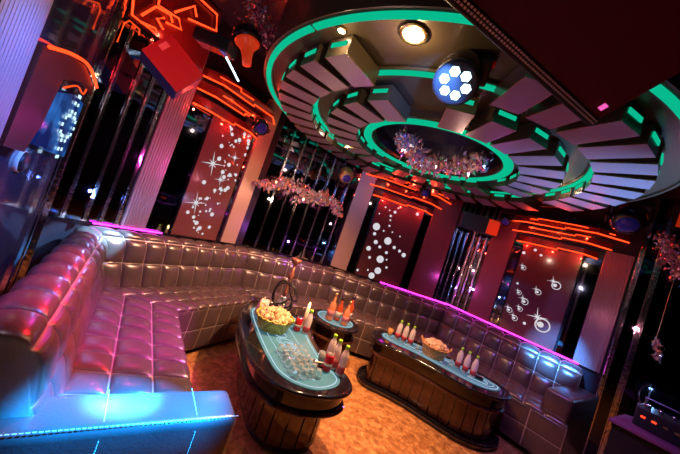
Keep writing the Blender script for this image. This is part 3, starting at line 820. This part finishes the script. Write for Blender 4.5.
# ------------------------------------------------------------------ tables
def table(label, name, outline, teal, ztop, glassmat, nplank, lines, swirls, base_in=.10, flange=True, foot=False, hb=.10):
    out = ccw([(p.x, p.y) for p in catmull([(x, y, 0) for x, y in outline], 7)])
    tl = ccw([(p.x, p.y) for p in catmull([(x, y, 0) for x, y in teal], 7)])
    cx = sum(p[0] for p in out)/len(out); cy = sum(p[1] for p in out)/len(out)
    t = thing(name, label, 'table', (cx, cy, 0)); inv = Vector((-cx, -cy, 0))
    def mk(nm, bm, mat, par=None, sm=False):
        bmesh.ops.translate(bm, verts=list(bm.verts), vec=inv); return obj(nm, bm, mat, par or t, sm)
    bm = bmesh.new(); prism(bm, out, ztop-.03, ztop-.004); mk('table_top', bm, M['black'])
    bm = bmesh.new()
    tube(bm, [(x, y, ztop-.017) for x, y in out], .016, 8, closed=True); mk('edge_moulding', bm, M['black'], sm=True)
    bm = bmesh.new(); prism(bm, inset(out, .03), ztop-.03-hb, ztop-.031); mk('apron', bm, M['black'])
    if flange:
        bm = bmesh.new(); tube(bm, [(x, y, ztop-.045-hb) for x, y in inset(out, .014)], .013, 8, closed=True); prism(bm, inset(out, .016), ztop-.058-hb, ztop-.032-hb); mk('lower_band', bm, M['browngloss'], sm=False)
    b = inset(out, base_in); zt = ztop-.061-hb
    bm = bmesh.new(); prism(bm, b, .012, zt); base = mk('base', bm, M['black'])
    # plank cladding around the base
    per = [0]
    for i in range(len(b)): per.append(per[-1] + math.dist(b[i], b[(i+1) % len(b)]))
    def at(s):
        s %= per[-1]; k = 0
        while s > per[k+1]: k += 1
        u = (s-per[k])/(per[k+1]-per[k]); a, c = b[k], b[(k+1) % len(b)]; d = Vector((c[0]-a[0], c[1]-a[1])).normalized()
        return Vector((lerp(a[0], c[0], u), lerp(a[1], c[1], u))), Vector((d.y, -d.x))
    bm = bmesh.new()
    for i in range(nplank):
        q = []
        for f in (.05, .35, .65, .93):
            p, nn = at(per[-1]*(i+f)/nplank); q.append((p, nn))
        top = [[bm.verts.new((p.x+nn.x*d, p.y+nn.y*d, z)) for p, nn in q for d in (.0, .014)] for z in (.06, zt-.012)]
        for k in range(3):
            B0, T0 = top[0], top[1]
            bm.faces.new((B0[2*k+1], B0[2*k+3], T0[2*k+3], T0[2*k+1])); bm.faces.new((T0[2*k], T0[2*k+1], T0[2*k+3], T0[2*k+2]))
        bm.faces.new((top[0][0], top[0][1], top[1][1], top[1][0])); bm.faces.new((top[0][6], top[1][6], top[1][7], top[0][7]))
    mk('plank_cladding', bm, M['browngloss'], base)
    if foot:
        bm = bmesh.new(); fo = inset(out, -.012) if foot == 2 else inset(out, .02); prism(bm, fo, 0.001, .045); tube(bm, [(x, y, .045) for x, y in fo], .018, 8, closed=True); mk('plinth', bm, M['black'])
    bm = bmesh.new(); prism(bm, tl, ztop-.0035, ztop); g = mk('glass_inlay', bm, glassmat)
    for d, w in lines:
        a = inset(tl, d); c = inset(tl, d+w)
        bm = bmesh.new(); va = [bm.verts.new((x, y, ztop+.0008)) for x, y in a]; vc = [bm.verts.new((x, y, ztop+.0008)) for x, y in c]
        for i in range(len(a)): bm.faces.new((va[i], va[(i+1) % len(a)], vc[(i+1) % len(a)], vc[i]))
        mk('light_line', bm, M['line'], g)
    if swirls:
        bm = bmesh.new()
        for s in swirls:
            pts = catmull([(x, y, ztop+.001) for x, y in s], 6, False)
            tube(bm, pts, .003, 4)
        mk('curl_pattern', bm, M['line'], g)
    return t

near_out = [(-.61, 2.78), (-.565, 2.55), (-.45, 2.27), (-.28, 1.96), (-.16, 1.835), (-.02, 1.765), (.15, 1.77), (.33, 1.855), (.42, 1.98), (.40, 2.12), (.32, 2.22), (.20, 2.36), (.115, 2.52), (.06, 2.72), (.0, 2.90), (-.18, 3.04), (-.40, 3.07), (-.55, 2.98)]
near_teal = [(-.54, 2.80), (-.50, 2.62), (-.385, 2.38), (-.25, 2.13), (-.14, 1.955), (-.07, 1.875), (.04, 1.82), (.19, 1.83), (.31, 1.93), (.345, 2.04), (.295, 2.13), (.20, 2.25), (.115, 2.42), (.04, 2.62), (-.02, 2.83), (-.20, 2.96), (-.42, 2.96)]
def curls(cx, cy, ang, n, s):
    out = []
    for i in range(n):
        u = (i-(n-1)/2)*.11*s; base = Vector((cx, cy)) + Vector((math.cos(ang), math.sin(ang)))*u
        k = random.uniform(.7, 1.1)
        out.append([(base.x + s*.075*k*(1-j*.05)*math.cos(j*1.05+i), base.y + s*.06*k*(1-j*.05)*math.sin(j*1.05+i)) for j in range(9)])
    return out
sw1 = curls(-.14, 2.38, R_(-58), 4, 1.0) + curls(-.02, 2.22, R_(-55), 3, .8) + [[(-.32, 2.45), (-.20, 2.25), (-.05, 2.02), (.05, 1.93), (.17, 1.93)], [(-.14, 2.62), (-.02, 2.40), (.12, 2.20), (.2, 2.1)]]
table('near curved table with teal glass top, popcorn basket and glasses', 'curved_table', near_out, near_teal, .50, M['teal'], 30, [(.02, .009)], sw1, .13)

right_out = [(.76, 3.36), (.735, 3.18), (.80, 3.08), (.98, 3.03), (1.20, 2.94), (1.42, 2.80), (1.62, 2.69), (1.82, 2.67), (2.02, 2.76), (2.12, 2.92), (2.06, 3.08), (1.92, 3.20), (1.72, 3.33), (1.45, 3.46), (1.18, 3.55), (.92, 3.52)]
right_teal = [(.86, 3.38), (.86, 3.26), (.98, 3.17), (1.2, 3.10), (1.42, 2.97), (1.62, 2.84), (1.80, 2.79), (1.96, 2.84), (2.04, 2.94), (1.98, 3.04), (1.85, 3.14), (1.65, 3.26), (1.42, 3.37), (1.18, 3.45), (.96, 3.45)]
sw2 = [[(1.55, 3.2), (1.75, 3.08), (1.9, 2.97), (1.86, 2.9), (1.7, 2.95)], [(1.1, 3.28), (1.3, 3.2), (1.48, 3.09)]]
table('long right table with brown planked base and blue glass top', 'curved_table', right_out, right_teal, .50, M['tealblue'], 30, [(.02, .008), (.06, .006)], sw2, .07, True, foot=2)

def circ(cx, cy, r, n=10): return [(cx + r*math.cos(2*PI*k/n), cy + r*math.sin(2*PI*k/n)) for k in range(n)]
table('small round table with teal top carrying the liquor bottles', 'round_table', circ(.29, 3.30, .275), circ(.29, 3.32, .215), .50, M['tealblue'], 18, [(.012, .006)], None, .07, True, foot=1)

# ------------------------------------------------------------------ things on the tables
ZT = .5012
def water_bottle(label, loc):
    t = thing('water_bottle', label, 'bottle', loc, group='lime capped drink bottles')
    L([(.026, 0), (.030, .006), (.030, .05), (.028, .06), (.030, .07), (.030, .13), (.022, .165), (.012, .185), (.012, .195)], M['water'], 'bottle_body', t, 20)
    L([(.0306, .02), (.0306, .065), (.0300, .067), (.0300, .018)], M['paper_label'], 'paper_label', t, 20)
    L([(.0145, .193), (.0145, .214), (.012, .217), (.001, .217)], M['limecap'], 'cap', t, 16)
    return t
wb = water_bottle('clear drink bottle with lime cap behind the basket on near table', (.01, 2.62, ZT))
near3 = [((.24, 2.235), 'lime capped bottle on near table, rearmost of three together'), ((.28, 2.165), 'lime capped bottle on near table, middle of three together'), ((.335, 2.10), 'lime capped bottle on near table, closest to the viewer')]
for (x, y), lb in near3: dup(wb, (x, y, ZT), None, lb)
r1 = [((1.03, 3.36), 'lime capped bottle on right table, leftmost of the left three'), ((1.10, 3.33), 'lime capped bottle on right table, middle of the left three'), ((1.17, 3.30), 'lime capped bottle on right table, next to the wicker basket')]
for (x, y), lb in r1: dup(wb, (x, y, ZT), None, lb)
r2 = [((1.645, 3.09), 'lime capped bottle right of the tan basket on the right table'), ((1.70, 3.03), 'lime capped bottle on right table, middle of the right three'), ((1.755, 2.97), 'lime capped bottle on right table, rightmost of all')]
for (x, y), lb in r2: dup(wb, (x, y, ZT), None, lb)

def can(label, loc):
    t = thing('drink_can', label, 'can', loc)
    L([(.025, 0), (.031, .006), (.033, .012), (.033, .108), (.027, .12)], M['canred'], 'can_body', t, 24)
    L([(.0275, .1195), (.0275, .124), (.024, .122), (.001, .121)], M['tin'], 'can_lid', t, 24)
    L([(.0336, .045), (.0336, .06), (.0331, .061), (.0331, .044)], M['cream'], 'white_wave', t, 24)
    return t
cn = can('red drink can beside the basket on near table', (-.07, 2.62, ZT))
dup(cn, (.235, 2.10, ZT), None, 'red drink can in front of the three bottles on near table')

def tumbler(name, label, loc, mat, fill=None):
    t = thing(name, label, 'glass', loc)
    L([(.022, 0), (.026, .002), (.031, .075), (.0295, .075), (.0245, .006), (.001, .006)], mat, 'glass_body', t, 20)
    if fill: L([(.001, .0065), (.0235, .0065), (.0275, .055), (.001, .056)], fill, 'drink', t, 20)
    return t
tumbler('tumbler', 'amber filled tumbler left of the three bottles on near table', (.19, 2.20, ZT), M['glass'], M['amber'])
tb = tumbler('tumbler', 'tan paper cup like tumbler at left end of right table', (.95, 3.40, ZT), M['amber'], M['cream'])

sg = thing('shot_glass', 'upturned shot glass in the cluster on the near table', 'glass', (-.12, 2.13, ZT), group='upturned shot glasses clustered on the near table')
L([(.024, 0), (.026, .002), (.019, .055), (.016, .058), (.001, .058)], M['glass'], 'glass_body', sg, 16)
L([(.0265, 0), (.0275, .002), (.0262, .004), (.0255, .002)], M['white_led'] if False else M['glass'], 'rim', sg, 16)
k = 0
for row in range(4):
    for c in range(6):
        if row == 0 and c == 0: continue
        x = -.12 + .032*c + .046*row; y = 2.13 - .050*c + .030*row
        if x > .235 or y < 1.84: continue
        dup(sg, (x + random.uniform(-.004, .004), y + random.uniform(-.004, .004), ZT), None)
g2 = dup(sg, (1.24, 3.22, ZT), None, 'small clear glass left of the tan basket on the right table', 'clear glasses on the right table')
g3 = dup(sg, (1.58, 3.10, ZT), None, 'small clear glass right of the tan basket on the right table', 'clear glasses on the right table')

def ashtray(label, loc):
    t = thing('ashtray', label, 'ashtray', loc)
    L([(.035, 0), (.045, .004), (.045, .022), (.038, .024), (.034, .008), (.001, .007)], M['black'], 'bowl', t, 20)
    bm = bmesh.new(); tube(bm, [(-.02, 0, .027), (.05, .012, .030)], .0035, 6); obj('cigarette', bm, M['cream'], t)
    return t
at_ = ashtray('black ashtray between glasses and bottles on near table', (.165, 2.12, ZT))
dup(at_, (1.83, 2.98, ZT), None, 'black ashtray at the right end of the right table')

def basket(label, loc, r, h, mat, snack, slabel, rotz=0):
    t = thing('wicker_basket', label, 'basket', loc, (0, 0, rotz))
    bm = bmesh.new(); lathe(bm, [(r*.72, 0), (r*.76, .002), (r*.86, h*.5), (r, h), (r*.95, h), (r*.81, h*.5), (r*.70, .01), (.001, .01)], 36); obj('basket_body', bm, mat, t)
    bm = bmesh.new(); tube(bm, [(r*.98*math.cos(a), r*.98*math.sin(a), h + .004*math.sin(a*18)) for a in [2*PI*k/72 for k in range(72)]], .008, 8, closed=True); obj('rim_braid', bm, mat, t, True)
    for s in (-1, 1):
        bm = bmesh.new(); tube(bm, [(s*(r*.97), -.035, h), (s*(r*1.06), -.028, h+.03), (s*(r*1.08), 0, h+.04), (s*(r*1.06), .028, h+.03), (s*(r*.97), .035, h)], .006, 8); obj('handle', bm, mat, t, True)
    o = thing('x', '', '') ; bpy.data.objects.remove(o)
    bm = bmesh.new()
    for i in range(70):
        rr = r*.78*math.sqrt(random.random()); a = random.random()*2*PI; z = h*.85 + (1-(rr/(r*.95))**2)*.05 + random.uniform(-.01, .012)
        s = random.uniform(.024, .038); R3 = Euler((random.random()*6, random.random()*6, random.random()*6)).to_matrix()
        res = bmesh.ops.create_icosphere(bm, subdivisions=1, radius=s)
        for v in res['verts']:
            q = Vector(v.co); q = Vector((q.x*1.1, q.y*.9, q.z*.6 + .3*q.x*q.x/s)) ; v.co = R3 @ q + Vector((rr*math.cos(a), rr*math.sin(a), z))
    sn = obj('snack_heap', bm, snack, None, True); sn.location = loc; sn.rotation_euler = (0, 0, rotz); tag(sn, slabel, 'snacks', kind='stuff')
    return t
basket('yellow green wicker basket heaped with snacks on the near table', (-.27, 2.50, ZT), .165, .105, M['wicker'], M['snack'], 'golden fried snacks heaped in the yellow green basket', R_(-30))
basket('tan wicker basket full of snacks on the right table', (1.41, 3.20, ZT), .15, .115, M['wicker2'], M['snack2'], 'brown snacks heaped in the tan basket on the right table', R_(-25))
t = thing('snack_packet', 'pale pink snack packet standing behind the yellow green basket', 'packet', (-.44, 2.66, ZT), (0, .15, R_(40)))
bm = bmesh.new(); box(bm, (0, 0, .075), (.09, .045, .15)); bmesh.ops.subdivide_edges(bm, edges=list(bm.edges), cuts=3, use_grid_fill=True)
for v in bm.verts:
    f = max(0, 1-abs(v.co.z-.075)/.075); v.co.y *= .15 + 1.0*f**.5
obj('foil_bag', bm, M['packet'], t, True)
bm = bmesh.new(); box(bm, (0, 0, .153), (.09, .006, .012)); obj('sealed_edge', bm, M['cream'], t)

def liquor(label, loc, h, mat, rotz=0):
    t = thing('liquor_bottle', label, 'bottle', loc, (0, 0, rotz), group='liquor bottles on the round table')
    s = h/.30
    L([(.036*s, 0), (.040*s, .005*s), (.042*s, .02*s), (.041*s, .16*s), (.030*s, .19*s), (.014*s, .215*s), (.013*s, .265*s)], mat, 'bottle_body', t, 20)
    L([(.016*s, .26*s), (.016*s, .30*s), (.001, .302*s)], M['gold'] if mat is M['rose'] else M['matblack'], 'stopper', t, 16)
    L([(.0425*s, .05*s), (.0425*s, .11*s), (.0418*s, .112*s), (.0418*s, .048*s)], M['cream'] if mat is not M['rose'] else M['label'], 'bottle_label', t, 20)
    return t
liquor('rose pink liquor bottle, leftmost on the round table', (.21, 3.21, ZT), .30, M['rose'])
liquor('ruby red liquor bottle, second from left on the round table', (.30, 3.28, ZT), .27, M['ruby'])
liquor('copper pink liquor bottle, front right on the round table', (.38, 3.20, ZT), .27, M['rose'])
liquor('dark ruby liquor bottle, rearmost on the round table', (.42, 3.37, ZT), .30, M['ruby'])

t = thing('candle', 'lit candle behind the bottle on the near table', 'candle', (.06, 2.72, ZT) if False else (-.03, 2.72, ZT))
L([(.018, 0), (.018, .19), (.012, .195), (.001, .194)], M['wax'], 'wax_stick', t, 16)
L([(.001, .197), (.008, .205), (.010, .215), (.006, .235), (.001, .25)], M['flame'], 'flame', t, 12)
# hookah
t = thing('hookah', 'hookah with coiled black hose behind the yellow green basket', 'hookah', (-.30, 2.90, ZT))
L([(.05, 0), (.07, .01), (.075, .06), (.06, .12), (.03, .16), (.02, .18)], M['crystal'], 'base_vase', t)
L([(.018, .18), (.024, .20), (.014, .23), (.014, .34), (.024, .36), (.03, .40), (.018, .42), (.012, .50)], M['clay'], 'stem', t)
L([(.012, .495), (.03, .51), (.055, .545), (.056, .56), (.03, .565), (.001, .565)], M['clay'], 'bowl', t)
bm = bmesh.new()
pts = []
for k in range(56):
    a = 2*PI*k/18.5 + .3; q = k//18; rr = (.10, .085, .11, .10)[q] + .008*math.sin(k*.9)
    pts.append(((0, -.025, .02, 0)[q] + rr*math.cos(a), -.05 - .0006*k - .01*math.sin(a*2), (.20, .215, .185, .2)[q] + rr*1.3*math.sin(a)))
pts += [(.10, -.06, .05), (.03, -.10, .012), (-.06, -.12, .012)]
tube(bm, [p for p in pts], .008, 8); obj('hose', bm, M['hose'], t, True)

# ------------------------------------------------------------------ dj desk on the right
t = thing('mixer_desk', 'dark desk with purple lit top in the lower right corner', 'desk', (3.0, 2.35, 0))
bm = bmesh.new(); poly = [(2.58, 2.39), (2.93, 2.07), (3.65, 2.30), (3.60, 2.62), (2.95, 2.62)]
poly = [(x-3.0, y-2.35) for x, y in poly]
prism(bm, ccw(poly), .72, .75); bevel_all(bm, .005, 1); obj('desk_top', bm, pm('purple_lit_laminate', (.20, .07, .17), .3), t)  # purple light on the top is painted into its colour
bm = bmesh.new(); prism(bm, inset(ccw(poly), .04), .001, .719); obj('cabinet', bm, M['matblack'], t)
t = thing('audio_mixer', 'black audio mixer with glowing red buttons on the desk', 'mixer', (3.06, 2.36, .7515), (0, 0, R_(-50)))
t.scale = (1.25, 1.1, 1.25)
bm = bmesh.new(); box(bm, (0, 0, .06), (.34, .26, .12)); bevel_all(bm, .01); obj('casing', bm, M['matblack'], t)
redb = emit('red_button', (1, .05, .02), 2.); silv = M['tin']
for i in range(6):
    bm = bmesh.new(); box(bm, (-.13+.05*i, -.133, .07), (.022, .006, .012)); obj('button', bm, redb if i in (0, 1, 4) else silv, t)
for i in range(5):
    L([(.014, 0), (.014, .018), (.01, .02), (.001, .02)], M['tin'], 'knob', t, 12, (-.12+.06*i, .02, .1205))
bm = bmesh.new(); tube(bm, [(-.14, .08, .12), (-.14, .08, .17), (.14, .08, .17), (.14, .08, .12)], .007, 8); obj('carry_handle', bm, M['tin'], t)
bm = bmesh.new(); tube(bm, catmull([(3.0, 2.45, .80), (3.02, 2.62, .95), (3.25, 2.75, 1.05), (3.35, 2.82, .95), (3.36, 2.84, .76)], 6, False), .006, 6)
tag(obj('cable', bm, M['hose']), 'thin black cable rising behind the audio mixer', 'cable')

# ------------------------------------------------------------------ lights
def light(kind, name, loc, col, power, size=.1, aim=None, spot=None, blend=.5):
    d = bpy.data.lights.new(name, kind); d.color = col; d.energy = power
    if kind == 'AREA': d.shape = 'DISK'; d.size = size
    else: d.shadow_soft_size = size
    if spot: d.spot_size = R_(spot); d.spot_blend = blend
    o = bpy.data.objects.new(name, d); COL.objects.link(o); o.location = loc
    if aim is not None: o.rotation_euler = (Vector(aim)-Vector(loc)).to_track_quat('-Z', 'Y').to_euler()
    return o
# warm key and fill spots added without fittings, then the small ceiling spotlights
light('SPOT', 'warm_key_spot', (.35, 2.35, 2.36), (1., .53, .29), 400, .03, (-.55, 3.0, .1), 115, .9)
light('SPOT', 'hub_warm_fill', (.85, 2.75, 2.36), (1., .50, .28), 190, .03, (.9, 2.6, 0), 110, .9)
light('SPOT', 'near_warm_fill', (.30, 1.75, 2.36), (1., .48, .26), 50, .03, (.2, 1.7, 0), 100, .9)
light('POINT', 'open_ring_lamp_light', pol(1.50, -113, 2.44), (1., .70, .34), 6, .01)
light('POINT', 'end_slab_lamp_light', pol(1.57, -127, 2.44), (1., .72, .40), 1.6, .01)
light('POINT', 'left_lamp_light', pol(1.14, 152, 2.46), (1., .75, .5), 1.0, .01)
light('POINT', 'right_lamp_light', pol(1.14, -10, 2.46), (1., .72, .4), 1.2, .01)
# coloured stage beams, then colour washes added with no lamp
light('SPOT', 'blue_white_beam', (.25, 1.30, 2.18), (.0, .26, 1.), 4800, .012, (-.50, 1.14, .62), 24, .7)
light('SPOT', 'cyan_beam', (.24, 1.28, 2.18), (.05, .9, 1.), 4600, .012, (-.56, 1.12, .62), 9, .9)
light('SPOT', 'magenta_beam', (.3, 1.7, 2.3), (.85, .01, .8), 800, .01, (-.95, 1.95, .45), 30, .9)
light('SPOT', 'red_beam', (-.5, 2.3, 2.36), (1., .01, .02), 700, .01, (-1.15, 1.30, .85), 34, .8)
light('SPOT', 'left_corner_blue_beam', (-.8, 2.7, 2.3), (.2, .6, 1.), 2500, .01, (-1.72, 2.22, .87), 14, .5)
light('SPOT', 'right_blue_beam', (1.6, 2.4, 2.36), (.06, .33, 1.), 3000, .01, (2.84, 3.42, .93), 20, .9)
light('SPOT', 'right_violet_beam', (1.6, 2.0, 2.3), (.40, .16, 1.), 80, .01, (2.6, 3.1, .5), 70, .8)
light('SPOT', 'left_wall_blue_fill', (-.3, 1.2, 2.2), (.04, .2, 1.), 250, .01, (-1.4, 1.2, 1.2), 60, .9)  # added blue fill for the left glass wall, no lamp here
light('SPOT', 'slab_blue_wash', (2.1, 2.0, 1.3), (.15, .42, 1.), 300, .01, (1.75, 2.2, 2.4), 75, .9)  # added upward spot to tint the right slabs blue
light('SPOT', 'slab_rose_wash', (-.2, 2.6, 1.1), (1., .62, .5), 45, .01, (-.1, 2.6, 2.4), 110, .9)  # added upward spot to warm the left slabs
light('POINT', 'pale_panel_wash', (-.85, .7, 2.0), (.8, .75, .9), 5, .01)  # added cool point that brightens the left fluted panel
# neon glow of each cornice
for w, u in ((WB, .85), (WD, .7), (WE, 1.05)):
    for du in (-.3, 0, .3):
        light('POINT', 'neon_glow', w.p(u+du, .10, 2.10), (1., .04, .02), 2.4, .008)
        light('POINT', 'neon_glow_upper', w.p(u+du, .26, 2.36), (1., .06, .02), 1.6, .008)
light('POINT', 'corner_neon_glow', WB.p(.1, .28, 2.5), (1., .05, .03), 4, .01)
light('SPOT', 'red_stage_beam', (-.9, 1.0, 2.3), (1., .02, .03), 26, .01, (-1.45, 1.98, 2.15), 40, .6)
light('POINT', 'violet_mirror_fill', WC.p(.7, .35, 1.05), (.5, .1, 1.), 4, .01)  # added point, colours the chrome strips violet
light('POINT', 'purple_panel_fill', WB.p(.42, .45, 1.5), (.8, .05, .5), 9, .01)  # added point that turns the fluted panel purple
light('POINT', 'blue_corner_fill', WB.p(.12, .35, 1.1), (.15, .3, 1.), 3, .01)  # added point, brings blue into the corner mirror
light('POINT', 'violet_right_fill', WE.p(.15, .35, 1.25), (.6, .12, 1.), 3, .01)  # added point, violet for the right mirror strips
light('POINT', 'post_pink_fill', (3.05, 2.85, 1.5), (1., .35, .5), 2.5, .01)  # added point to brighten the chrome posts
light('POINT', 'post_blue_fill', (3.3, 2.75, .95), (.2, .45, 1.), 3, .01)  # added blue point low beside the posts
light('SPOT', 'blue_haze_beam', (.2, 1.2, 2.25), (.1, .3, 1.), 100, .01, (.45, 2.4, 2.55), 70, .9)
light('POINT', 'crystal_fill', (-.55, 3.35, 1.55), (1., .65, .5), 3, .01)  # added point to brighten the crystal branch
light('POINT', 'hub_crystal_fill', (.75, 2.55, 2.2), (1., .65, .5), 2.5, .01)  # added point to brighten the hub crystals

w = bpy.data.worlds.new('room_dark'); SC.world = w; w.use_nodes = True
w.node_tree.nodes['Background'].inputs[0].default_value = (.02, .01, .03, 1); w.node_tree.nodes['Background'].inputs[1].default_value = .3

# ------------------------------------------------------------------ camera
cd = bpy.data.cameras.new('camera'); cam = bpy.data.objects.new('camera', cd); COL.objects.link(cam); SC.camera = cam
roll, pitch = R_(19.), R_(1.9)
r0 = Vector((1, 0, 0)); up0 = Vector((0, -math.sin(pitch), math.cos(pitch))); fw = Vector((0, math.cos(pitch), math.sin(pitch)))
ri = r0*math.cos(roll) + up0*math.sin(roll); ui = -r0*math.sin(roll) + up0*math.cos(roll)
cam.matrix_world = Matrix(((ri.x, ui.x, -fw.x, 0), (ri.y, ui.y, -fw.y, 0), (ri.z, ui.z, -fw.z, 1.5), (0, 0, 0, 1)))
cd.sensor_width = 36; cd.lens = 290/680*36; cd.shift_x = -3.1/680; cd.shift_y = -9.1/680; cd.clip_start = .02
SC.view_settings.view_transform = 'Standard'; SC.view_settings.look = 'None'; SC.view_settings.gamma = 1; SC.view_settings.use_curve_mapping = False
SC.view_settings.exposure = 0
SC.cycles.use_denoising = True
